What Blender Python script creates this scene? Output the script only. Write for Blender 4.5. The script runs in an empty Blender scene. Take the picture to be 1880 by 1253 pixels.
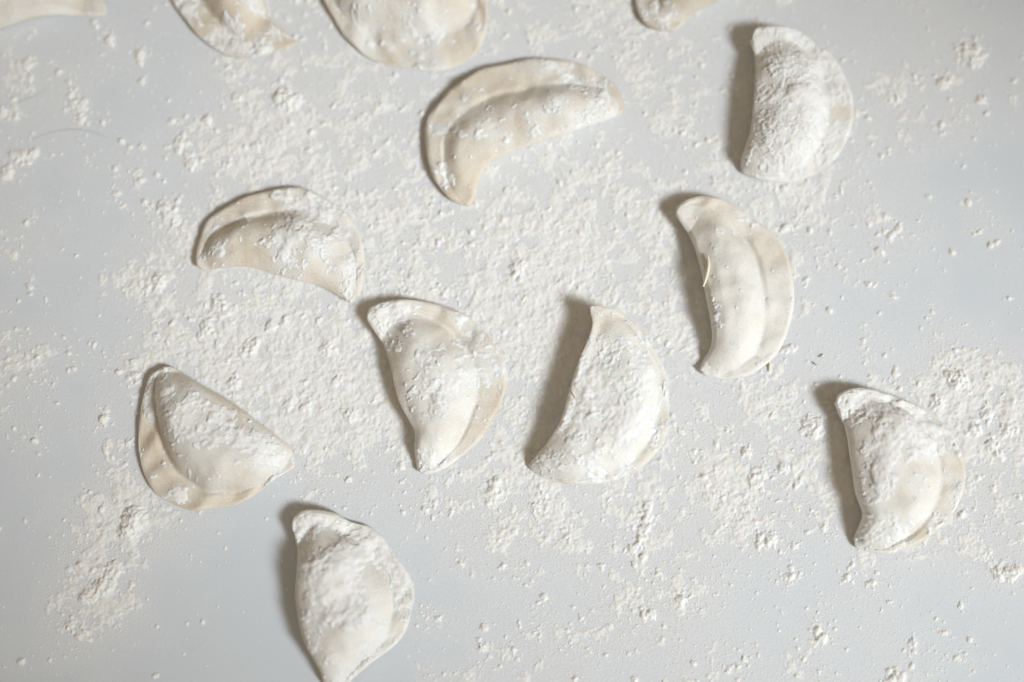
import bpy, math, random
import numpy as np
from mathutils import Matrix, Vector

scene = bpy.context.scene
COL = scene.collection
PX = 0.5 / 1880.0                      # one photo pixel on the table, in metres

# ------------------------------------------------------------------ camera
LENS, SENS = 50.0, 36.0
TILT = math.radians(8.0)
DIST = 0.5 * LENS / SENS
cam_d = bpy.data.cameras.new('camera')
cam = bpy.data.objects.new('camera', cam_d)
COL.objects.link(cam)
cam_d.lens = LENS; cam_d.sensor_width = SENS
cam_d.clip_start = 0.01; cam_d.clip_end = 50
CAMP = np.array([0.0, -DIST * math.sin(TILT), DIST * math.cos(TILT)])
cam.location = CAMP
cam.rotation_euler = (TILT, 0, 0)
cam_d.dof.use_dof = True
cam_d.dof.focus_distance = DIST - 0.012
cam_d.dof.aperture_fstop = 1.3
scene.camera = cam

# ------------------------------------------------------------------ light
world = bpy.data.worlds.new('World'); scene.world = world
world.use_nodes = True
bg = world.node_tree.nodes['Background']
bg.inputs[0].default_value = (1.0, 0.81, 0.59, 1)
bg.inputs[1].default_value = 0.292

def area(name, az_from, elev, dist, sx, sy, watts, color, target, spread=180):
    l = bpy.data.lights.new(name, 'AREA'); l.shape = 'RECTANGLE'
    l.size = sx; l.size_y = sy; l.energy = watts; l.color = color
    l.spread = math.radians(spread)
    o = bpy.data.objects.new(name, l); COL.objects.link(o)
    d = Vector((math.cos(az_from) * math.cos(elev), math.sin(az_from) * math.cos(elev), math.sin(elev)))
    o.location = Vector(target) + d * dist
    o.rotation_euler = d.to_track_quat('Z', 'Y').to_euler()
    return o
# the window the table is lit from: to the lower right of the picture
area('window_light', math.radians(-31), math.radians(45), 1.45, .56, .63, 1.30,
     (0.885, 0.95, 1.0), (0.06, -0.015, 0.0), 22)

vs = scene.view_settings
vs.view_transform = 'Standard'; vs.look = 'None'; vs.exposure = 0; vs.gamma = 1
scene.render.engine = 'CYCLES'

# ------------------------------------------------------------------ projection helpers
ct, st = math.cos(TILT), math.sin(TILT)
def at(px, py, z=0.0):
    """photo pixel -> point on the plane of height z (metres)"""
    px = np.asarray(px, float); py = np.asarray(py, float)
    cx = (px - 940.0) / 1880.0 * SENS; cy = -(py - 626.5) / 1880.0 * SENS; cz = -LENS
    dx = cx; dy = cy * ct - cz * st; dz = cy * st + cz * ct
    t = (z - CAMP[2]) / dz
    return CAMP[0] + dx * t, CAMP[1] + dy * t
def to_px(x, y, z=0.0):
    rx = x - CAMP[0]; ry = y - CAMP[1]; rz = z - CAMP[2]
    cx = rx; cy = ry * ct + rz * st; cz = -ry * st + rz * ct
    return 940 + cx / -cz * LENS / SENS * 1880, 626.5 - cy / -cz * LENS / SENS * 1880

# ------------------------------------------------------------------ noise
def gnoise(shape, sigma, seed, stretch=1.0):
    r = np.random.default_rng(seed)
    w = r.standard_normal(shape)
    fy = np.fft.fftfreq(shape[0])[:, None]; fx = np.fft.rfftfreq(shape[1])[None, :]
    k = np.exp(-2 * (math.pi * sigma) ** 2 * (fx ** 2 * stretch ** 2 + fy ** 2))
    n = np.fft.irfft2(np.fft.rfft2(w) * k, s=shape)
    return (n - n.mean()) / n.std()
def bil(a, fx, fy):
    h, w = a.shape
    fx = np.clip(fx, 0, w - 1.001); fy = np.clip(fy, 0, h - 1.001)
    x0 = fx.astype(int); y0 = fy.astype(int); tx = fx - x0; ty = fy - y0
    return (a[y0, x0] * (1 - tx) * (1 - ty) + a[y0, x0 + 1] * tx * (1 - ty)
            + a[y0 + 1, x0] * (1 - tx) * ty + a[y0 + 1, x0 + 1] * tx * ty)
def sstep(a, b, x):
    t = np.clip((x - a) / (b - a), 0, 1); return t * t * (3 - 2 * t)

# ------------------------------------------------------------------ mesh helpers
def mesh_from(name, verts, quads, mat, parent=None, normals=None, attrs=None):
    me = bpy.data.meshes.new(name)
    nv, nf = len(verts), len(quads); k = quads.shape[1]
    me.vertices.add(nv); me.vertices.foreach_set('co', np.ascontiguousarray(verts, dtype=np.float32).ravel())
    me.loops.add(nf * k); me.loops.foreach_set('vertex_index', np.ascontiguousarray(quads, dtype=np.int32).ravel())
    me.polygons.add(nf)
    me.polygons.foreach_set('loop_start', np.arange(0, nf * k, k, dtype=np.int32))
    me.polygons.foreach_set('loop_total', np.full(nf, k, dtype=np.int32))
    me.update(calc_edges=True)
    me.polygons.foreach_set('use_smooth', np.ones(nf, dtype=bool))
    for an, av in (attrs or {}).items():
        a = me.attributes.new(an, 'FLOAT', 'POINT'); a.data.foreach_set('value', np.ascontiguousarray(av, dtype=np.float32))
    me.materials.append(mat)
    if normals is not None:
        me.normals_split_custom_set_from_vertices(normals.tolist())
    o = bpy.data.objects.new(name, me); COL.objects.link(o)
    if parent is not None: o.parent = parent
    return o
def compact(verts, quads, *arrs):
    used = np.zeros(len(verts), bool); used[quads.ravel()] = True
    idx = np.cumsum(used) - 1
    return (verts[used], idx[quads]) + tuple(a[used] for a in arrs)

# ------------------------------------------------------------------ materials
def new_mat(name):
    m = bpy.data.materials.new(name); m.use_nodes = True
    nt = m.node_tree; b = nt.nodes['Principled BSDF']
    return m, nt, b
def node(nt, t, **kw):
    n = nt.nodes.new(t)
    for k, v in kw.items(): setattr(n, k, v)
    return n
def noise_node(nt, scale, detail=4, rough=0.6):
    tc = node(nt, 'ShaderNodeNewGeometry'); n = node(nt, 'ShaderNodeTexNoise')
    n.inputs['Scale'].default_value = scale; n.inputs['Detail'].default_value = detail
    n.inputs['Roughness'].default_value = rough
    nt.links.new(tc.outputs['Position'], n.inputs['Vector']); return n
def ramp(nt, src, stops):
    r = node(nt, 'ShaderNodeValToRGB'); els = r.color_ramp.elements
    els[0].position, els[0].color = stops[0][0], (*stops[0][1], 1)
    els[1].position, els[1].color = stops[-1][0], (*stops[-1][1], 1)
    for p, c in stops[1:-1]:
        e = els.new(p); e.color = (*c, 1)
    nt.links.new(src, r.inputs[0]); return r
def bump(nt, b, src, strength, dist):
    bp = node(nt, 'ShaderNodeBump'); bp.inputs['Strength'].default_value = strength
    bp.inputs['Distance'].default_value = dist
    nt.links.new(src, bp.inputs['Height']); nt.links.new(bp.outputs[0], b.inputs['Normal'])

def flour_mat(name, c0, c1):
    m, nt, b = new_mat(name)
    n = noise_node(nt, 260, 5, 0.7)
    r = ramp(nt, n.outputs[0], [(0.3, c0), (0.65, c1)])
    nt.links.new(r.outputs[0], b.inputs['Base Color'])
    b.inputs['Roughness'].default_value = 0.95
    b.inputs['Specular IOR Level'].default_value = 0.12
    b.inputs['Subsurface Weight'].default_value = 0.6
    b.inputs['Subsurface Radius'].default_value = (1.0, 0.75, 0.5)
    b.inputs['Subsurface Scale'].default_value = 0.0013
    n2 = noise_node(nt, 2600, 3, 0.7); bump(nt, b, n2.outputs[0], 0.5, 0.0003)
    return m
M_flour = flour_mat('flour', (0.75, 0.74, 0.71), (0.80, 0.795, 0.775))
M_dust = flour_mat('flour_on_dough', (0.74, 0.725, 0.69), (0.795, 0.79, 0.77))

def table_mat():
    m, nt, b = new_mat('laminate')
    n = noise_node(nt, 9, 3, 0.5)
    r = ramp(nt, n.outputs[0], [(0.3, (0.59, 0.624, 0.655)), (0.7, (0.60, 0.634, 0.665))])
    # faint smudges
    s = noise_node(nt, 22, 4, 0.65); s.inputs['Distortion'].default_value = 1.2
    sr = ramp(nt, s.outputs[0], [(0.66, (0, 0, 0)), (0.78, (0.30, 0.30, 0.30))])
    mx = node(nt, 'ShaderNodeMix', data_type='RGBA')
    nt.links.new(sr.outputs[0], mx.inputs['Factor']); nt.links.new(r.outputs[0], mx.inputs[6])
    mx.inputs[7].default_value = (0.52, 0.50, 0.47, 1)
    # flour film wiped over the laminate
    a = node(nt, 'ShaderNodeAttribute', attribute_name='film')
    g = noise_node(nt, 1100, 5, 0.85)
    ma = node(nt, 'ShaderNodeMath', operation='MULTIPLY_ADD')
    nt.links.new(g.outputs[0], ma.inputs[0]); ma.inputs[1].default_value = 2.2
    sb = node(nt, 'ShaderNodeMath', operation='SUBTRACT'); nt.links.new(a.outputs['Fac'], sb.inputs[0]); sb.inputs[1].default_value = 1.12
    nt.links.new(sb.outputs[0], ma.inputs[2])
    ma.use_clamp = True
    mx2 = node(nt, 'ShaderNodeMix', data_type='RGBA')
    nt.links.new(ma.outputs[0], mx2.inputs['Factor']); nt.links.new(mx.outputs[2], mx2.inputs[6])
    mx2.inputs[7].default_value = (0.75, 0.748, 0.748, 1)
    nt.links.new(mx2.outputs[2], b.inputs['Base Color'])
    b.inputs['Roughness'].default_value = 0.55
    b.inputs['Specular IOR Level'].default_value = 0.3
    n3 = noise_node(nt, 750, 6, 0.75)
    ml = node(nt, 'ShaderNodeMath', operation='MULTIPLY'); nt.links.new(n3.outputs[0], ml.inputs[0])
    mr = node(nt, 'ShaderNodeMapRange'); nt.links.new(a.outputs['Fac'], mr.inputs[0])
    mr.inputs[1].default_value = 0.1; mr.inputs[2].default_value = 0.9; mr.inputs[3].default_value = 0.03
    nt.links.new(mr.outputs[0], ml.inputs[1]); bump(nt, b, ml.outputs[0], 0.8, 0.0008)
    return m
M_table = table_mat()

def dough_mat():
    m, nt, b = new_mat('dough')
    n = noise_node(nt, 70, 4, 0.6)
    r = ramp(nt, n.outputs[0], [(0.3, (0.63, 0.53, 0.405)), (0.7, (0.73, 0.655, 0.545))])
    a = node(nt, 'ShaderNodeAttribute', attribute_name='film')
    g = noise_node(nt, 1000, 6, 0.95)
    g2 = node(nt, 'ShaderNodeMath', operation='MULTIPLY_ADD'); nt.links.new(g.outputs[0], g2.inputs[0])
    g2.inputs[1].default_value = 4.4; g2.inputs[2].default_value = -2.15
    ad = node(nt, 'ShaderNodeMath', operation='ADD', use_clamp=True)
    nt.links.new(a.outputs['Fac'], ad.inputs[0]); nt.links.new(g2.outputs[0], ad.inputs[1])
    mx = node(nt, 'ShaderNodeMix', data_type='RGBA')
    nt.links.new(ad.outputs[0], mx.inputs['Factor']); nt.links.new(r.outputs[0], mx.inputs[6])
    mx.inputs[7].default_value = (0.78, 0.76, 0.71, 1)
    nt.links.new(mx.outputs[2], b.inputs['Base Color'])
    b.inputs['Roughness'].default_value = 0.85
    b.inputs['Specular IOR Level'].default_value = 0.15
    b.inputs['Subsurface Weight'].default_value = 0.25
    b.inputs['Subsurface Radius'].default_value = (1.0, 0.7, 0.4)
    b.inputs['Subsurface Scale'].default_value = 0.0025
    n3 = noise_node(nt, 480, 6, 0.75)
    sm = node(nt, 'ShaderNodeMath', operation='MULTIPLY_ADD'); nt.links.new(ad.outputs[0], sm.inputs[0]); sm.inputs[1].default_value = 0.12
    nt.links.new(n3.outputs[0], sm.inputs[2]); bump(nt, b, sm.outputs[0], 0.55, 0.001)
    return m
M_dough = dough_mat()
def plain(name, c, rough=0.6, sss=0):
    m, nt, b = new_mat(name)
    n = noise_node(nt, 300, 3)
    r = ramp(nt, n.outputs[0], [(0.3, tuple(x * 0.85 for x in c)), (0.7, c)])
    nt.links.new(r.outputs[0], b.inputs['Base Color']); b.inputs['Roughness'].default_value = rough
    return m
M_shred = plain('dough_shred', (0.82, 0.76, 0.60), 0.5)
M_fibre = plain('dark_fibre', (0.25, 0.21, 0.17), 0.7)
M_hair = plain('pale_fibre', (0.50, 0.52, 0.52), 0.7)

# ------------------------------------------------------------------ dumplings (photo pixels)
# rim = sealed outer arc, fold = the folded side, both from tip A to tip B
D = [
 dict(key='topmid',
  rim=[(860,380),(836,371),(818,357),(794,323),(783,279),(781,238),(791,208),(817,177),(840,154),(883,128),(929,117),(980,108),(1026,110),(1062,116),(1098,132),(1123,149),(1137,169),(1144,192),(1144,208)],
  fold=[(860,380),(872,363),(878,330),(894,302),(919,287),(950,274),(996,259),(1039,246),(1077,233),(1116,220),(1144,208)],
  H=48, bp=1.15, k=20.0, rl=11, zf=0.46, rv=0.34, ua=0.07, ub=0.96, tip=(6,4), flour=0.30, film=0.50, rimfilm=-0.25,
  label='long curved dumpling with bare tan rim, opening downward, under the top centre dumpling'),
 dict(key='topright',
  rim=[(1381,72),(1385,57),(1395,50),(1429,47),(1458,53),(1478,63),(1501,82),(1524,99),(1544,126),(1560,161),(1567,195),(1563,236),(1547,273),(1524,302),(1487,325),(1447,335),(1401,331),(1366,319),(1359,310)],
  fold=[(1381,72),(1381,85),(1387,115),(1386,158),(1383,195),(1378,238),(1369,267),(1362,290),(1359,310)],
  H=74, rv=0.25, ua=0.14, ub=0.985, zf=0.50, tip=(34,3), flour=0.86, film=0.85, rimfilm=0,
  label='plump dumpling fully crusted in flour near the top right corner'),
 dict(key='leftmid',
  rim=[(374,496),(361,488),(360,469),(367,438),(380,407),(409,384),(446,364),(488,352),(533,344),(562,347),(589,359),(616,376),(641,397),(658,424),(668,455),(670,496),(664,532),(652,552),(641,557)],
  fold=[(374,496),(413,492),(446,490),(479,496),(512,507),(548,516),(579,522),(606,534),(627,547),(641,557)],
  H=56, bp=1.05, k=16.0, rl=9, rv=0.27, ua=0.05, ub=0.93, zf=0.36, tip=(5,10), flour=0.50, film=0.50, rimfilm=-0.1,
  label='dumpling at left centre whose pointed right end nearly touches the dumpling below it'),
 dict(key='centre', bp=0.92,
  rim=[(674,588),(674,577),(680,565),(704,555),(740,550),(784,555),(828,567),(858,580),(888,607),(908,634),(925,661),(931,691),(925,728),(908,765),(881,808),(848,838),(814,862),(781,871),(766,864)],
  fold=[(674,588),(684,604),(704,634),(715,667),(724,708),(734,741),(750,771),(761,795),(761,828),(766,864)],
  H=64, k=13.0, rv=0.27, ua=0.16, ub=0.96, zf=0.42, tip=(22,5), flour=0.56, film=0.86, rimfilm=-0.25,
  label='fan shaped dumpling in the centre with a smooth raised top flap and brown bare groove'),
 dict(key='standing',
  rim=[(1082,563),(1096,562),(1109,564),(1132,572),(1159,589),(1183,614),(1203,644),(1220,677),(1227,714),(1227,761),(1221,808),(1196,842),(1163,868),(1116,885),(1066,890),(1015,884),(982,867),(970,855)],
  fold=[(1082,563),(1086,580),(1087,600),(1072,641),(1056,681),(1042,728),(1029,771),(1005,812),(984,838),(970,855)],
  H=64, rv=0.12, ua=0.06, ub=0.99, zf=0.62, tip=(50,5), flour=0.66, film=0.92, rimfilm=-0.35,
  label='smooth pale dumpling with pointed upturned top tip and the widest shadow on its left'),
 dict(key='bare',
  rim=[(1241,395),(1241,386),(1247,376),(1268,364),(1296,360),(1331,367),(1362,386),(1387,405),(1418,426),(1438,454),(1449,482),(1457,523),(1457,566),(1446,610),(1427,650),(1399,675),(1368,692),(1334,697),(1300,691),(1284,679)],
  fold=[(1241,395),(1247,405),(1265,433),(1278,464),(1289,504),(1295,541),(1303,579),(1307,616),(1303,641),(1290,663),(1284,679)],
  H=62, bp=1.0, rl=8, k=17.0, rv=0.32, ua=0.14, ub=0.93, zf=0.50, tip=(24,4), flour=0.28, film=0.92, rimfilm=-0.14,
  label='smooth cream crescent dumpling with little flour and a thin dough strip on its left side'),
 dict(key='leftlow',
  rim=[(322,677),(308,673),(292,678),(274,692),(264,724),(257,759),(254,803),(258,848),(269,880),(287,907),(314,924),(353,938),(393,934),(432,928),(467,910),(499,885),(534,863),(542,854)],
  fold=[(322,677),(348,693),(373,709),(403,727),(432,743),(457,761),(482,781),(512,803),(533,823),(540,840),(542,854)],
  H=70, rl=6, k=11.0, rv=0.24, ua=0.06, ub=0.93, zf=0.33, tip=(6,4), flour=0.50, film=0.60, rimfilm=-0.25,
  label='domed dumpling at lower left with a wide tan rim along its left and lower sides'),
 dict(key='bottom',
  rim=[(537,972),(536,960),(542,948),(558,937),(591,937),(619,944),(643,958),(676,967),(701,984),(717,1008),(739,1036),(755,1063),(761,1096),(755,1124),(745,1159),(723,1187),(687,1214),(654,1241),(634,1262),(617,1272),(603,1270)],
  fold=[(537,972),(541,984),(546,1011),(545,1047),(542,1088),(546,1129),(556,1173),(572,1206),(586,1230),(593,1252),(603,1270)],
  H=76, rv=0.20, ua=0.12, ub=0.96, zf=0.40, tip=(24,4), flour=0.70, film=0.85, rimfilm=-0.2,
  label='floury dumpling cut by the bottom edge, on clean tabletop'),
 dict(key='right',
  rim=[(1535,742),(1536,731),(1543,722),(1566,713),(1598,714),(1628,723),(1663,735),(1692,748),(1725,773),(1748,797),(1763,826),(1772,859),(1771,894),(1757,930),(1731,965),(1692,995),(1657,1009),(1630,1018),(1598,1014),(1574,1006),(1566,989)],
  fold=[(1535,742),(1539,761),(1552,788),(1560,829),(1566,870),(1572,906),(1583,941),(1577,965),(1566,989)],
  H=72, rv=0.20, ua=0.14, ub=0.985, zf=0.42, tip=(28,3), flour=0.74, film=0.80, rimfilm=-0.2,
  label='floury dumpling nearest the right edge, beside loose piles of flour'),
 dict(key='edgeleft', ep=1.3, bp=1.0,
  rim=[(549,80),(520,90),(496,99),(459,108),(425,104),(395,90),(362,64),(335,30),(315,0),(298,-50),(295,-110),(310,-160),(340,-195)],
  fold=[(549,80),(523,57),(499,37),(486,13),(478,-20),(460,-70),(430,-120),(390,-165),(340,-195)],
  H=60, rv=0.30, ua=0.2, ub=0.85, zf=0.36, tip=(5,4), flour=0.66, film=0.25, rimfilm=-0.1,
  label='tan flour speckled dumpling cut by the top edge with its point toward the right'),
 dict(key='edgemid', bp=1.1,
  rim=[(580,-50),(584,-25),(594,0),(602,17),(615,40),(632,66),(653,87),(673,104),(698,115),(730,123),(762,129),(804,131),(836,123),(862,110),(879,91),(890,68),(895,38),(894,8),(885,-30),(865,-60)],
  fold=[(580,-50),(620,-75),(680,-88),(740,-92),(800,-88),(840,-78),(865,-60)],
  H=70, rv=0.28, ua=0.1, ub=0.9, zf=0.40, tip=(6,6), flour=0.42, film=0.62, rimfilm=-0.15,
  label='broad dumpling cut by the top edge, its round rim hanging above the long curved dumpling'),
 dict(key='edgeright', ep=1.4,
  rim=[(1236,56),(1215,57),(1194,50),(1180,39),(1170,19),(1166,0),(1165,-30),(1175,-80),(1200,-130),(1240,-165),(1300,-190),(1370,-195),(1420,-175),(1440,-150)],
  fold=[(1236,56),(1250,49),(1261,37),(1281,21),(1303,7),(1325,-4),(1350,-30),(1370,-70),(1395,-110),(1420,-135),(1440,-150)],
  H=66, rv=0.38, ua=0.09, ub=0.9, zf=0.4, tip=(5,5), flour=0.45, film=0.60, rimfilm=-0.25,
  label='small visible end of a dumpling at the top edge, left of the flour crusted one'),
 dict(key='corner', ep=1.7,
  rim=[(193,28),(196,15),(188,0),(170,-30),(130,-65),(70,-90),(10,-95),(-50,-80),(-100,-40),(-130,20),(-135,70),(-125,105),(-110,118)],
  fold=[(193,28),(167,31),(134,29),(100,28),(57,33),(20,45),(-20,60),(-60,85),(-90,110),(-110,118)],
  H=62, rv=0.28, ua=0.13, ub=0.9, zf=0.4, tip=(4,5), flour=0.30, film=0.85, rimfilm=-0.2,
  label='cream dumpling mostly outside the frame in the top left corner'),
]

SPOTS = {   # where clots of flour sit on the dough (photo x, y, radius, weight)
 'topmid': [(885, 162, 14), (892, 190, 12), (822, 232, 18), (805, 240, 10), (852, 180, 8), (1040, 140, 20), (1065, 160, 14), (815, 310, 14), (822, 338, 14), (1018, 187, 9), (1026, 205, 12), (1000, 205, 8), (1105, 190, 26, 1.3), (940, 150, 40, -2), (830, 280, 22, -2), (1000, 180, 20, -1.5), (860, 345, 12, 1.5)],
 'leftmid': [(524, 360, 15), (580, 372, 24), (610, 393, 18), (545, 398, 15), (520, 430, 20), (526, 445, 14), (478, 450, 14), (440, 430, 14), (400, 460, 12), (370, 475, 10), (525, 472, 17), (560, 485, 9), (628, 430, 16), (650, 500, 20), (640, 540, 16), (430, 380, 28, -3), (450, 410, 24, -2), (600, 412, 16, -2), (460, 480, 25, -1.5)],
 'centre': [(730, 640, 9), (740, 570, 12), (850, 590, 20), (880, 620, 18), (905, 670, 20), (890, 700, 18), (826, 705, 18), (803, 738, 12), (788, 846, 12), (770, 690, 30, 0.8), (885, 735, 20, -3), (780, 790, 30, -2), (718, 700, 16, -1.5), (790, 590, 18, -2), (830, 810, 20, -3), (700, 575, 14, 1)],
 'standing': [(1120, 720, 38), (1150, 780, 42), (1060, 780, 26), (1020, 850, 26), (1080, 690, 16), (1190, 690, 20), (1178, 640, 14), (1080, 850, 30, 1.5), (1120, 610, 26, -0.6), (1045, 862, 26, -2), (1150, 660, 14, -1.5), (1100, 650, 14, -1)],
 'bare': [(1390, 420, 17), (1375, 400, 12), (1310, 382, 16), (1290, 395, 8), (1312, 512, 6), (1313, 560, 6), (1322, 597, 7), (1325, 427, 6), (1290, 445, 5), (1370, 560, 60, -1.5), (1340, 650, 30, -1)],
 'leftlow': [(295, 700, 24), (283, 735, 20), (275, 762, 13), (320, 790, 17), (342, 800, 13), (345, 770, 10), (400, 765, 18), (420, 768, 20), (375, 735, 12), (350, 728, 10), (390, 805, 11), (445, 810, 20), (480, 838, 26), (510, 845, 16), (350, 868, 9), (278, 875, 9), (335, 905, 15), (360, 925, 8), (308, 910, 10), (400, 885, 36, -3), (430, 908, 26, -3), (330, 722, 14, -2), (360, 840, 20, -1.5)],
 'bottom': [(560, 965, 20), (590, 957, 18), (700, 1010, 22), (690, 1000, 14), (732, 1042, 18), (742, 1072, 18), (640, 1030, 22), (630, 1065, 28), (590, 1075, 20), (650, 1095, 25), (570, 1100, 15), (635, 1148, 14), (600, 988, 14, -3), (572, 1012, 16, -2), (620, 1195, 32, -3), (705, 1110, 18, -1.5)],
 'right': [(1570, 730, 20), (1600, 742, 17), (1640, 775, 26), (1680, 790, 28), (1720, 800, 22), (1630, 812, 20), (1612, 832, 16), (1742, 802, 12), (1600, 980, 26), (1650, 990, 18), (1620, 855, 14), (1665, 865, 26, -3), (1575, 800, 17, -3), (1752, 850, 14, -2), (1700, 905, 30, -1.5)],
 'edgeleft': [(425, 40, 16), (440, 72, 12), (345, 20, 12), (470, 22, 10), (485, 86, 12), (400, 60, 10, 1.5), (468, 50, 12, -3), (390, 35, 12, -2)],
 'edgemid': [(620, 12, 9), (655, 27, 12), (680, 78, 9), (700, 79, 9), (720, 90, 6), (735, 110, 6), (793, 75, 11), (808, 60, 9), (828, 75, 6), (770, 103, 6), (870, 35, 14, 1.5), (740, 60, 20, -2), (650, 60, 14, -2)],
 'edgeright': [(1200, 15, 10), (1215, 35, 10), (1240, 25, 10), (1225, 5, 8)],
 'corner': [(160, 10, 14, 1.5), (60, 10, 40, -2)],
 'topright': [(1395, 125, 14, -2), (1545, 200, 12, -1.5), (1470, 180, 50, 1)],
}

def catmull(pts, n):
    p = np.array(pts, float)
    q = np.vstack([2 * p[0] - p[1], p, 2 * p[-1] - p[-2]])
    out = []
    for i in range(1, len(q) - 2):
        t = np.linspace(0, 1, 24, endpoint=False)[:, None]
        a, b, c, d = q[i - 1], q[i], q[i + 1], q[i + 2]
        out.append(0.5 * (2 * b + (c - a) * t + (2 * a - 5 * b + 4 * c - d) * t ** 2 + (-a + 3 * b - 3 * c + d) * t ** 3))
    out = np.vstack(out + [p[-1:]])
    s = np.r_[0, np.cumsum(np.hypot(*np.diff(out, axis=0).T))]; s /= s[-1]
    u = (1 - np.cos(np.linspace(0, math.pi, n))) / 2
    u = 0.35 * u + 0.65 * np.linspace(0, 1, n)
    return np.c_[np.interp(u, s, out[:, 0]), np.interp(u, s, out[:, 1])], u

# ------------------------------------------------------------------ flour field
K = 1.6                                # grid cells per two photo pixels
STEP = 2.0 / K * PX
gx0, gx1, gy0, gy1 = -0.315, 0.315, -0.225, 0.235
NX = int((gx1 - gx0) / STEP); NY = int((gy1 - gy0) / STEP)
XS = gx0 + np.arange(NX) * STEP; YS = gy0 + np.arange(NY) * STEP
GX, GY = np.meshgrid(XS, YS)
PXx, PXy = to_px(GX, GY)
SH = (NY, NX)
G = {s: gnoise(SH, s * K, 100 + i) for i, s in enumerate((0.55, 1.0, 1.8, 3.0, 5.0, 9.0, 20.0))}
DENS = ["43235455555665443341",
        "34215666555555444663",
        "23137865556655555322",
        "31246666666666654321",
        "21357777666766655322",
        "11466666678866543211",
        "32378877678866543221",
        "42478888558865655687",
        "22478888558866566788",
        "13665454467666776665",
        "15731123456565544556",
        "17620012333445333223",
        "24210001134465342321",
        "01000000133433233431"]
dm = np.array([[int(c) for c in r] for r in DENS], float) / 9.0
dm = np.pad(dm, 2, mode='edge')
wx = bil(gnoise(SH, 14 * K, 7), (GX - gx0) / STEP, (GY - gy0) / STEP) * 26
wy = gnoise(SH, 14 * K, 8) * 26
dens = bil(dm, (PXx + wx - 47) / 94 + 2, (PXy + wy - 47) / 94 + 2)
# fade out well beyond the frame
edge = np.minimum(np.minimum(PXx + 200, 2080 - PXx), np.minimum(PXy + 170, 1430 - PXy))
dens = dens * sstep(-30, 110, edge)

def inside(poly, x, y):
    c = np.zeros(x.shape, bool); n = len(poly)
    for i in range(n):
        x1, y1 = poly[i]; x2, y2 = poly[(i + 1) % n]
        if y1 == y2: continue
        k = ((y1 > y) != (y2 > y)) & (x < (x2 - x1) * (y - y1) / (y2 - y1) + x1)
        c ^= k
    return c
under = np.zeros(SH)
for d in D:
    poly = d['rim'] + d['fold'][::-1][1:-1]
    a = np.array(poly); lo = a.min(0) - 5; hi = a.max(0) + 5
    m = (PXx > lo[0]) & (PXx < hi[0]) & (PXy > lo[1]) & (PXy < hi[1])
    ii = np.where(m)
    under[ii] = np.maximum(under[ii], inside(poly, PXx[ii], PXy[ii]).astype(float))
def blur(a, s):
    fy = np.fft.fftfreq(a.shape[0])[:, None]; fx = np.fft.rfftfreq(a.shape[1])[None, :]
    return np.fft.irfft2(np.fft.rfft2(a) * np.exp(-2 * (math.pi * s * K) ** 2 * (fx ** 2 + fy ** 2)), s=a.shape)
under = blur(under, 2.0)

bias = (dens - 0.465) * 5.4
Fs = 0.30 * G[3.0] + 0.42 * G[5.0] + 0.36 * G[9.0] + 0.24 * G[20.0] + bias
t = np.clip(Fs, 0, 4)
t = 0.62 * t + 0.10 * t * t
relief = 0.42 * G[0.55] + 0.50 * G[1.0] + 0.42 * G[1.8] + 0.28 * G[3.0]
h = 0.75 * t + 0.62 * (relief - 1.75 * np.clip(1 - (Fs + 0.55) / 1.9, 0, 3))
h = np.maximum(h, 0)
# lumps and grains stamped onto the layer
rng = np.random.default_rng(5)
cdf = None
wgt = (np.clip(dens, 0, 0.75) ** 1.3 * (0.4 + np.exp(0.9 * G[9.0])) + 0.028 * sstep(0, 60, edge)).ravel(); cdf = np.cumsum(wgt); cdf /= cdf[-1]
N = 44000
pick = np.searchsorted(cdf, rng.random(N))
rad = 0.62 * (1 - rng.random(N)) ** (-1 / 3.3); rad = np.minimum(rad, 3.4)       # in cells
big = [(40,285,13),(61,283,11),(12,318,14),(245,955,26),(232,975,18),(210,1045,17),(190,1078,20),(165,1095,15),(150,1165,13),(128,1150,9),
 (1780,100,18),(1790,112,14),(1768,88,10),(1730,155,12),(1802,183,9),(1728,230,8),(1738,150,8),(520,180,20),(538,190,18),(150,195,12),(135,190,9),(150,218,9),
 (50,118,12),(200,75,11),(255,100,11),(310,390,16),(298,378,13),(322,404,13),(950,490,15),(470,270,12),(436,178,11),(380,220,10),(1495,790,20),(1483,775,14),
 (1760,700,22),(1745,690,16),(1720,740,16),(1850,1055,13),(1835,1058,12),(1862,1050,12),(1415,990,13),(1250,1100,10),(1195,1130,9),(1182,1128,9),
 (885,1190,8),(1500,1160,10),(1510,1172,10),(1675,1180,9),(1735,1162,6),(1650,1240,12),(1635,1248,10),(845,1036,5),(645,765,14),(560,745,12),(400,560,15),
 (415,572,12),(290,520,16),(350,300,12),(330,262,13),(910,890,14),(905,905,12),(985,930,10),(1190,930,11),(1188,950,11),(1184,970,10),(1176,990,10),(1162,1008,9),
 (225,380,5),(213,355,6),(265,372,6),(190,225,6),(212,310,6),(1450,640,8),(1445,418,11),(1650,420,8),(1635,430,8),(1480,515,5),(1640,545,5),
 (1820,820,14),(1835,835,12),(1790,790,14),(1810,760,12),(1850,790,12),(1450,1060,9),(1555,1060,8),(1600,1070,8),(235,815,6),(30,215,6),(5,205,9),(250,690,10),(190,770,10),
 (530,745,12),(600,640,14),(460,640,16),(500,600,14),(430,705,14),(380,600,14),(620,700,12),(1385,885,14),(1400,870,12),(1440,860,12),(1370,830,10)]
extra = [(bx + rng.normal(0, 9), by + rng.normal(0, 9), br * rng.uniform(0.3, 0.6)) for bx, by, br in big for _ in range(5)]
cells = [(p % NX, p // NX, r, 0.55) for p, r in zip(pick, rad)]
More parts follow.
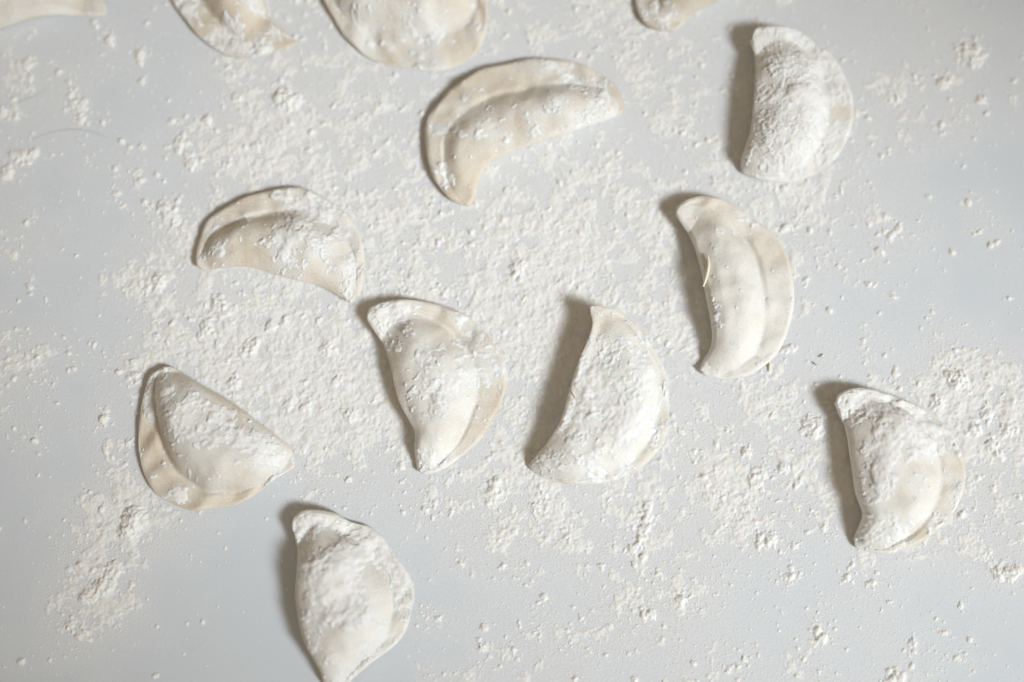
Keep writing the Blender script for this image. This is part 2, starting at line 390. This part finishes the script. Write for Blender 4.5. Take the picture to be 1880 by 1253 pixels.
for bx, by, br in big:                       # crumbs shed around each lump
    for _ in range(int(br * 3)):
        rr = abs(rng.normal(0, 1)) * br * 1.1 + br * 0.4; aa = rng.uniform(0, 6.283)
        wxx, wyy = at(bx + rr * math.cos(aa), by + rr * math.sin(aa))
        cells.append((float((wxx - gx0) / STEP), float((wyy - gy0) / STEP), rng.uniform(0.5, 1.5), 0.5))
for bx, by, br in big + extra:
    wxx, wyy = at(bx, by); cells.append((float((wxx - gx0) / STEP), float((wyy - gy0) / STEP), br / 2.0, 0.50))
lumpn = np.clip(1 + 0.20 * G[0.55] + 0.24 * G[1.0] + 0.16 * G[1.8] + 0.10 * G[3.0], 0.35, 1.7)
for i, (cx, cy, r, asp) in enumerate(cells):
    if r > 1.0 * i * 0: r = r * K
    if i < N: cx, cy = cx + rng.uniform(-.5, .5), cy + rng.uniform(-.5, .5)
    R = int(math.ceil(r * 1.35 + 1)); x0 = int(cx) - R; y0 = int(cy) - R; x1 = int(cx) + R + 2; y1 = int(cy) + R + 2
    if x0 < 1 or y0 < 1 or x1 >= NX or y1 >= NY: continue
    yy, xx = np.ogrid[y0:y1, x0:x1]
    ln = lumpn[y0:y1, x0:x1]
    q = 1 - ((xx - cx) ** 2 + (yy - cy) ** 2) / (r * r) / (1 + (ln - 1) * min(1.4, 6.0 / r))
    cap = np.maximum(q, 0) ** 0.8 * r * asp * 1.4 * 2.0 / K / 2.0 * (0.5 + 0.5 * ln)
    if r > 9: cap = cap * 0.75
    sub = h[y0:y1, x0:x1]
    sub[:] = np.maximum(sub, np.where(q > 0, cap * 1.25 + sub * 0.5, 0))
soft = blur(h, 0.42); h = np.where(h > 0, 0.25 * h + 0.75 * soft, np.where(soft > 0.35, soft, 0))
h = h * (1 - 0.85 * under)
h = np.clip(h, 0, 16)
Z = np.where(h > 0.12, h, -0.35) * PX
keep = (h > 0.12)
kq = keep[:-1, :-1] | keep[1:, :-1] | keep[:-1, 1:] | keep[1:, 1:]
iy, ix = np.where(kq)
v0 = iy * NX + ix
quads = np.c_[v0, v0 + 1, v0 + 1 + NX, v0 + NX]
V = np.c_[GX.ravel(), GY.ravel(), Z.ravel()]
V, quads = compact(V, quads)
fl = mesh_from('scattered_flour', V, quads, M_flour)
fl['kind'] = 'stuff'; fl['label'] = 'loose white flour scattered in grains, lumps and drifts over the grey tabletop'
fl['category'] = 'flour'

# ------------------------------------------------------------------ tabletop
sk = 5
tx = np.r_[-1.6, -0.8, XS[::sk], 0.8, 1.6]; ty = np.r_[-1.4, -0.7, YS[::sk], 0.7, 1.4]
TX, TY = np.meshgrid(tx, ty)
covr = np.clip(h / 1.2, 0, 1)
filmg = 0.40 * blur(covr, 2.0) + 1.75 * blur(dens, 14) - 0.12
filmg = np.clip(filmg + 0.06 * G[9.0] + 0.06 * G[20.0], 0, 1.0)[::sk, ::sk]
fm = np.zeros(TX.shape); fm[2:-2, 2:-2] = filmg
ny_, nx_ = TX.shape
i0 = (np.arange(ny_ - 1)[:, None] * nx_ + np.arange(nx_ - 1)[None, :]).ravel()
tq = np.c_[i0, i0 + 1, i0 + 1 + nx_, i0 + nx_]
tv = np.c_[TX.ravel(), TY.ravel(), np.zeros(TX.size)]
nb = len(tv)
# thickness and underside of the slab
per = np.r_[np.arange(nx_), np.arange(1, ny_) * nx_ + nx_ - 1, (ny_ - 1) * nx_ + np.arange(nx_ - 2, -1, -1), np.arange(ny_ - 2, 0, -1) * nx_]
low = tv[per].copy(); low[:, 2] = -0.03
m_ = len(per); a_ = np.arange(m_); b_ = (a_ + 1) % m_
sq = np.c_[per[b_], per[a_], nb + a_, nb + b_]
tb = mesh_from('tabletop', np.vstack([tv, low]), np.vstack([tq, sq]), M_table, attrs={'film': np.r_[fm.ravel(), np.zeros(m_)]})
tb['kind'] = 'structure'
tb.data.polygons.foreach_set('use_smooth', np.zeros(len(tb.data.polygons), bool))

# ------------------------------------------------------------------ build the dumplings
def samp(s, x, y, off=(0, 0), k=1.0):
    a = G[s]; fx = (x - gx0) / STEP * k + off[0]; fy = (y - gy0) / STEP * k + off[1]
    fx = np.mod(fx, NX - 1.01); fy = np.mod(fy, NY - 1.01)
    return bil(a, fx, fy)

def surface(d, seed, NU, NS):
    r = np.random.default_rng(seed); off = tuple(r.uniform(0, 900, 2)); off2 = tuple(r.uniform(0, 900, 2))
    rim, u = catmull(d['rim'], NU); fold, _ = catmull(d['fold'], NU)
    H = d['H'] * 0.88; rv = d['rv']; ua, ub = d['ua'], d['ub']
    s = (1 - np.cos(np.linspace(0, math.pi, NS))) / 2; s = 0.5 * s + 0.5 * np.linspace(0, 1, NS)
    U, S = np.meshgrid(u, s, indexing='ij')
    tA, tB = d['tip']
    tau = np.clip((u - ua) / (ub - ua), 0, 1)
    La, Lb = d.get('la', 0.26), d.get('lb', 0.36)                 # body envelope along the length
    E = np.sin(math.pi / 2 * np.clip((u - ua) / La, 0, 1)) ** d.get('ep', 0.85) * np.sin(math.pi / 2 * np.clip((ub - u) / Lb, 0, 1)) ** 0.8
    lift = 1.12 * tA * (1 - sstep(0.0, 0.42, u)) + tB * (1 - sstep(0, 0.25, 1 - u))
    side = d['zf'] * d['H'] * 1.16 * E                                       # height of the folded side's outline
    zmid_f = np.maximum(side, 0) + lift * (1 - 0.55 * E) + 5     # pixels
    ph = r.uniform(0, 6, 4)
    wave = 1.6 * np.sin(u * 23 + ph[0]) + 1.2 * np.sin(u * 41 + ph[1]) + 0.8 * np.sin(u * 67 + ph[2])
    zmid_r = lift * (1 - E * 0.6) + 5.5 + np.clip(wave, -1, 3) * 0.8 + d.get('rl', 3) * np.sin(math.pi * u) ** 0.6
    fx, fy = at(fold[:, 0], fold[:, 1], zmid_f * PX); rx, ry = at(rim[:, 0], rim[:, 1], zmid_r * PX)
    # small outward wobble of the cut edge
    X = fx[:, None] * (1 - S) + rx[:, None] * S; Y = fy[:, None] * (1 - S) + ry[:, None] * S
    width = np.hypot(rx - fx, ry - fy)[:, None] / PX
    # crease between body and rim
    sc = 1 - rv * (1 + 0.10 * np.sin(u * 9 + ph[3])[:, None])
    sc = np.clip(sc, 0.3, 0.97)
    t = np.clip(S / sc, 0, 1)
    tp = t ** 0.80                                               # peak toward the fold
    body = (1 - np.abs(2 * tp - 1) ** 2.7) ** d.get('bp', 0.78)
    f0 = zmid_f[:, None]; r0 = zmid_r[:, None]
    mid = f0 * (1 - S) ** 1.5 + r0 * (1 - (1 - S) ** 1.5)
    # thin sheet everywhere, rounded at the outline
    de = np.minimum(1, np.sqrt(np.clip(np.minimum(S, 1 - S) * width / 7.0, 0, 1)))
    endp = np.sqrt(np.clip(np.minimum(U, 1 - U) / 0.02, 0, 1))
    Tr = 4.6 * de * endp
    sheet = mid + Tr
    rise = np.where(t < 1, (H * E)[:, None] * body, 0)
    hfold = f0 + np.sqrt(np.clip(t * 2.2, 0, 1)) * 2
    bz = np.where(S < sc, r0 * t + f0 * (1 - t) * 0.98 + rise * (1 - 0.98 * (f0 / np.maximum(H, 1)) * (1 - t)), 0)
    k = d.get('k', 9.0)                                                      # smooth union of the sheet and the body
    hh = np.clip(0.5 + 0.5 * (bz - sheet) / k, 0, 1)
    top = sheet * (1 - hh) + bz * hh + k * hh * (1 - hh) * 0.5 * de
    # pinch marks on the rim, dents on the body
    rimz = sstep(-0.02, 0.06, S - sc)
    n5 = samp(5.0, X, Y, off); n9 = samp(9.0, X, Y, off2); n3 = samp(3.0, X, Y, off2); n20 = samp(20.0, X, Y, off)
    amp = de * endp
    top = top + amp * (1.6 * n9 + 0.9 * n5 + 0.35 * n3) + amp * E[:, None] * 2.6 * n20 * (1 - rimz)
    top = top + amp * rimz * (1.4 * np.sin(U * 58 + ph[1] + n9) - 1.0 * sstep(0.3, 0.0, np.abs(S - sc) * 8))
    # a groove just outside the body
    top = top - amp * 1.5 * np.exp(-((S - sc - 0.015) / 0.03) ** 2) * sstep(0.05, 0.5, E[:, None])
    bot = mid - Tr
    under_ = np.clip(1 - np.minimum(S, 1 - S) * width / 26.0, 0, 1) ** 2
    bot = np.where(S < 0.5, np.minimum(bot, bot * under_ + 0.4), bot)
    body_w = E[:, None] * np.clip(1 - t ** 4, 0, 1)
    bot = bot * (1 - body_w * (1 - under_)) + 0.4 * body_w * (1 - under_)
    bot = np.maximum(bot, 0.3)
    top = np.maximum(top, bot + 0.1)
    e = np.zeros_like(S, bool); e[:, 0] = e[:, -1] = True; e[0, :] = e[-1, :] = True
    mm = mid; top[e] = mm[e]; bot[e] = mm[e]
    return dict(X=X, Y=Y, top=top, bot=bot, U=U, S=S, sc=sc, E=E, rimz=rimz, n3=n3, n5=n5, n9=n9, n20=n20, off=off, off2=off2, width=width)

def grid_normals(P):
    du = np.gradient(P, axis=0); ds = np.gradient(P, axis=1)
    n = np.cross(ds, du); l = np.linalg.norm(n, axis=2, keepdims=True)
    n = n / np.maximum(l, 1e-12)
    return n

def lowf(d, g):
    x, y = g['X'], g['Y']
    px, py = to_px(x, y, g['top'] * PX); a = 0
    for sp in SPOTS[d['key']]:
        w = sp[3] if len(sp) > 3 else 2.4
        a = a + w * np.exp(-((px - sp[0]) ** 2 + (py - sp[1]) ** 2) / (1.1 * sp[2]) ** 2 * (1 + 0.0 * px))
    return 0.45 * samp(5.0, x, y, g['off2']) + 0.5 * samp(9.0, x, y, g['off']) + 0.25 * samp(20.0, x, y, g['off']) + (d['flour'] - 0.74) * 3.6 + np.clip(a, -3, 3)
def build(d, seed):
    NU, NS = 150, 76
    g = surface(d, seed, NU, NS)
    root = bpy.data.objects.new('dumpling', None); COL.objects.link(root)
    cx, cy = float(g['X'].mean()), float(g['Y'].mean())
    root.location = (cx, cy, 0); root.empty_display_size = 0.02
    root['label'] = d['label']; root['category'] = 'dumpling'; root['group'] = 'floured half moon dumplings lying on the table'
    T = np.stack([g['X'] - cx, g['Y'] - cy, g['top'] * PX], 2)
    B = np.stack([g['X'] - cx, g['Y'] - cy, g['bot'] * PX], 2)
    nT = grid_normals(T)
    if nT[NU // 2, NS // 2, 2] < 0: nT = -nT; flip = True
    else: flip = False
    # dough film of flour
    film = d['film'] + 0.07 + 0.16 * g['n20'] + 0.13 * samp(9.0, g['X'], g['Y'], g['off']) + 0.16 * np.clip(lowf(d, g) + 1.2, 0, 2.5) + 0.06 * g['n5'] - 0.04 + g['rimz'] * (d['rimfilm'])
    film = np.clip(film, 0, 1)
    idx = np.arange(NU * NS).reshape(NU, NS)
    a, b, c, e = idx[:-1, :-1], idx[:-1, 1:], idx[1:, 1:], idx[1:, :-1]
    q = np.stack([a, b, c, e], 2)
    if (np.cross(T[0 + NU // 2, NS // 2 + 1] - T[NU // 2, NS // 2], T[NU // 2 + 1, NS // 2] - T[NU // 2, NS // 2]))[2] < 0: q = q[..., ::-1]
    isrim = (0.5 * (g['S'] - g['sc'])[:-1, :-1] + 0.5 * (g['S'] - g['sc'])[1:, 1:]) > 0.0
    isrim = isrim | (g['U'][:-1, :-1] < d['ua'] * 0.75) | (g['U'][1:, 1:] > 1 - (1 - d['ub']) * 0.75)
    n = NU * NS
    VV = np.vstack([T.reshape(-1, 3), B.reshape(-1, 3)]); qb = q[..., ::-1] + n
    nT[:2] = 0; nT[-2:] = 0; nT[:, :2] = 0; nT[:, -2:] = 0        # zero keeps the mesh's own normal there
    NN = np.vstack([nT.reshape(-1, 3), np.zeros((n, 3))])
    # keep outline normals pointing outward
    FF = np.r_[film.ravel(), film.ravel()]
    for nm, sel in (('filled_pocket', ~isrim), ('sealed_rim', isrim)):
        qq = np.vstack([q[sel], qb[sel]])
        if len(qq) == 0: continue
        v, qq, nn, ff = compact(VV, qq, NN, FF)
        mesh_from(nm, v, qq, M_dough, root, nn, {'film': ff})
    # crust of flour lying on the dough, as real grains
    g = surface(d, seed, 260, 146)
    T = np.stack([g['X'] - cx, g['Y'] - cy, g['top'] * PX], 2); nT = grid_normals(T)
    if nT[130, 73, 2] < 0: nT = -nT
    x, y = g['X'], g['Y']; o2 = g['off2']; o1 = g['off']
    f = lowf(d, g) + 0.35 * samp(1.0, x, y, o2, 1.3) + 0.50 * samp(1.8, x, y, o1, 2.1) + 0.55 * samp(1.8, x, y, o1, 1.2) + 0.50 * samp(3.0, x, y, o1)
    f = f + (nT[..., 2] - 0.9) * 1.5 - 0.3 * g['rimz']
    f = f + 0.4 * np.exp(-((g['S'] - g['sc'] - 0.02) / 0.05) ** 2) * (d['flour'] > 0.4)
    rel = 0.5 * samp(1.8, x, y, o2, 2.0) + 0.45 * samp(1.8, x, y, o1) + 0.35 * samp(3.0, x, y, o1)
    th = np.clip(f, 0, 0.6) * (1.35 + 1.1 * rel + 1.3 * np.clip(samp(1.8, x, y, o2, 0.8) - 0.5, 0, 2)) + 0.48 * np.clip(f - 0.3, 0, 3)
    # stray grains
    sp = samp(1.8, x, y, o2, 1.5) + 0.35 * samp(5.0, x, y, o1)
    th = np.maximum(th, np.clip((sp - 2.2 + 0.6 * d['flour']) * 1.8, 0, 1.6))
    ed = np.minimum(np.minimum(g['S'], 1 - g['S']) * g['width'] / 5.0, np.minimum(g['U'], 1 - g['U']) * 120)
    th = th * np.clip(ed, 0, 1) * sstep(0.1, 0.35, nT[..., 2])
    th = np.clip(th, 0, 6)
    P = T + nT * (np.where(th > 0.15, th, -0.35) * PX)[..., None]
    nu, ns = th.shape; idx = np.arange(nu * ns).reshape(nu, ns)
    q = np.stack([idx[:-1, :-1], idx[:-1, 1:], idx[1:, 1:], idx[1:, :-1]], 2)
    if np.cross(T[130, 74] - T[130, 73], T[131, 73] - T[130, 73])[2] < 0: q = q[..., ::-1]
    kp = th > 0.15
    kk = kp[:-1, :-1] | kp[1:, :-1] | kp[:-1, 1:] | kp[1:, 1:]
    v, qq = compact(P.reshape(-1, 3), q[kk])
    o = mesh_from('flour_dusting', v, qq, M_dust, root); o['kind'] = 'stuff'
    return g, root, (cx, cy)

surf = {}
for i, d in enumerate(D):
    surf[d['key']] = build(d, 40 + i)

# ------------------------------------------------------------------ small bits
def tube(name, pts, r0, mat, label, cat, flat=1.0, n=8, group=None):
    p = np.array(pts, float); m = 14
    t = np.linspace(0, len(p) - 1, m); k = np.clip(t.astype(int), 0, len(p) - 2); f = (t - k)[:, None]
    q = np.vstack([2 * p[0] - p[1], p, 2 * p[-1] - p[-2]])
    a, b, c, e = q[k], q[k + 1], q[k + 2], q[k + 3]
    C = 0.5 * (2 * b + (c - a) * f + (2 * a - 5 * b + 4 * c - e) * f ** 2 + (-a + 3 * b - 3 * c + e) * f ** 3)
    tg = np.gradient(C, axis=0); tg /= np.linalg.norm(tg, axis=1)[:, None]
    sd = np.cross(tg, [0, 0, 1]); sd /= np.linalg.norm(sd, axis=1)[:, None]; up = np.cross(sd, tg)
    r = r0 * (0.25 + 0.75 * np.sin(np.linspace(0.12, math.pi - 0.12, m)) ** 0.6)
    an = np.linspace(0, 2 * math.pi, n, endpoint=False)
    v = C[:, None] + r[:, None, None] * (np.cos(an)[None, :, None] * sd[:, None] + flat * np.sin(an)[None, :, None] * up[:, None])
    v = v.reshape(-1, 3); faces = []
    for i in range(m - 1):
        for j in range(n):
            faces.append((i * n + j, i * n + (j + 1) % n, (i + 1) * n + (j + 1) % n, (i + 1) * n + j))
    faces.append(tuple(range(n))[::-1]); faces.append(tuple((m - 1) * n + j for j in range(n)))
    me = bpy.data.meshes.new(name); o0 = v.mean(0); o0[2] = v[:, 2].min()
    me.from_pydata((v - o0).tolist(), [], faces); me.update()
    me.polygons.foreach_set('use_smooth', [True] * len(me.polygons)); me.materials.append(mat)
    o = bpy.data.objects.new(name, me); o.location = o0; COL.objects.link(o)
    o['label'] = label; o['category'] = cat
    if group: o['group'] = group
    return o
def P3(px, py, z): x, y = at(px, py, z * PX); return (float(x), float(y), z * PX)
def on(key, px, py, add=1.0):
    """height of the dumpling's surface under a pixel"""
    g = surf[key][0]; z = 30.0
    for _ in range(6):
        x, y = at(px, py, z * PX); dd = (g['X'] - x) ** 2 + (g['Y'] - y) ** 2
        z = float(g['top'].ravel()[dd.argmin()]) + add
    return P3(px, py, z)
tube('dough_strip', [P3(x_, y_, on('bare', 1303, 496, 4)[2] / PX + dz_) for x_, y_, dz_ in ((1299, 468, -1), (1301, 487, 0), (1297, 508, -2), (1291, 527, -5))], 3.4 * PX, M_shred,
     'thin cream dough strip stuck upright on the left side of the smooth crescent dumpling', 'dough strip')
tube('dough_strip', [on('standing', 1047, 714, 2), on('standing', 1051, 720, 3), on('standing', 1058, 732, 2)], 1.9 * PX, M_shred,
     'tiny pale dough shred on the left fold of the upturned pale dumpling', 'dough shred')
tube('dough_strip', [P3(1412, 662, 6), P3(1413, 671, 5), P3(1412, 682, 3)], 2.2 * PX, M_shred,
     'short tan dough shred poking out below the rim of the smooth crescent dumpling', 'dough shred')
tube('dough_strip', [P3(1524, 716, 5), P3(1527, 727, 5), P3(1529, 739, 4)], 1.5 * PX, M_shred,
     'upright thin shred in the shadow at the upper left of the rightmost dumpling', 'dough shred')
tube('dough_strip', [P3(1509, 740, 4), P3(1518, 739, 4), P3(1527, 738, 4)], 1.6 * PX, M_shred,
     'sideways thin shred in the shadow left of the rightmost dumpling', 'dough shred')
tube('dark_fibre', [P3(1503, 656, 2), P3(1507, 654, 3), P3(1511, 650, 2)], 0.9 * PX, M_fibre,
     'tiny dark crumb fibre on the table above the rightmost dumpling, the right one of two', 'fibre')
tube('dark_fibre', [P3(1492, 664, 2), P3(1495, 668, 3), P3(1500, 671, 2)], 0.9 * PX, M_fibre,
     'tiny dark crumb fibre on the table above the rightmost dumpling, the left one of two', 'fibre')
tube('grey_fibre', [P3(60, 256, .5), P3(95, 243, .6), P3(130, 238, .6), P3(165, 241, .6), P3(198, 254, .5)], 0.7 * PX, M_hair,
     'fine arched grey fibre lying on clean table at the upper left', 'fibre', 0.5)
tube('grey_fibre', [P3(-5, 202, .5), P3(30, 189, .6), P3(60, 178, .6), P3(85, 165, .5)], 0.7 * PX, M_hair,
     'fine straight grey fibre reaching in from the left edge', 'fibre', 0.5)

#print('TRIS', sum(len(o.data.loops) - 2 * len(o.data.polygons) for o in bpy.data.objects if o.type == 'MESH'), {o.name: len(o.data.polygons) for o in bpy.data.objects if o.type == 'MESH' and len(o.data.polygons) > 40000})
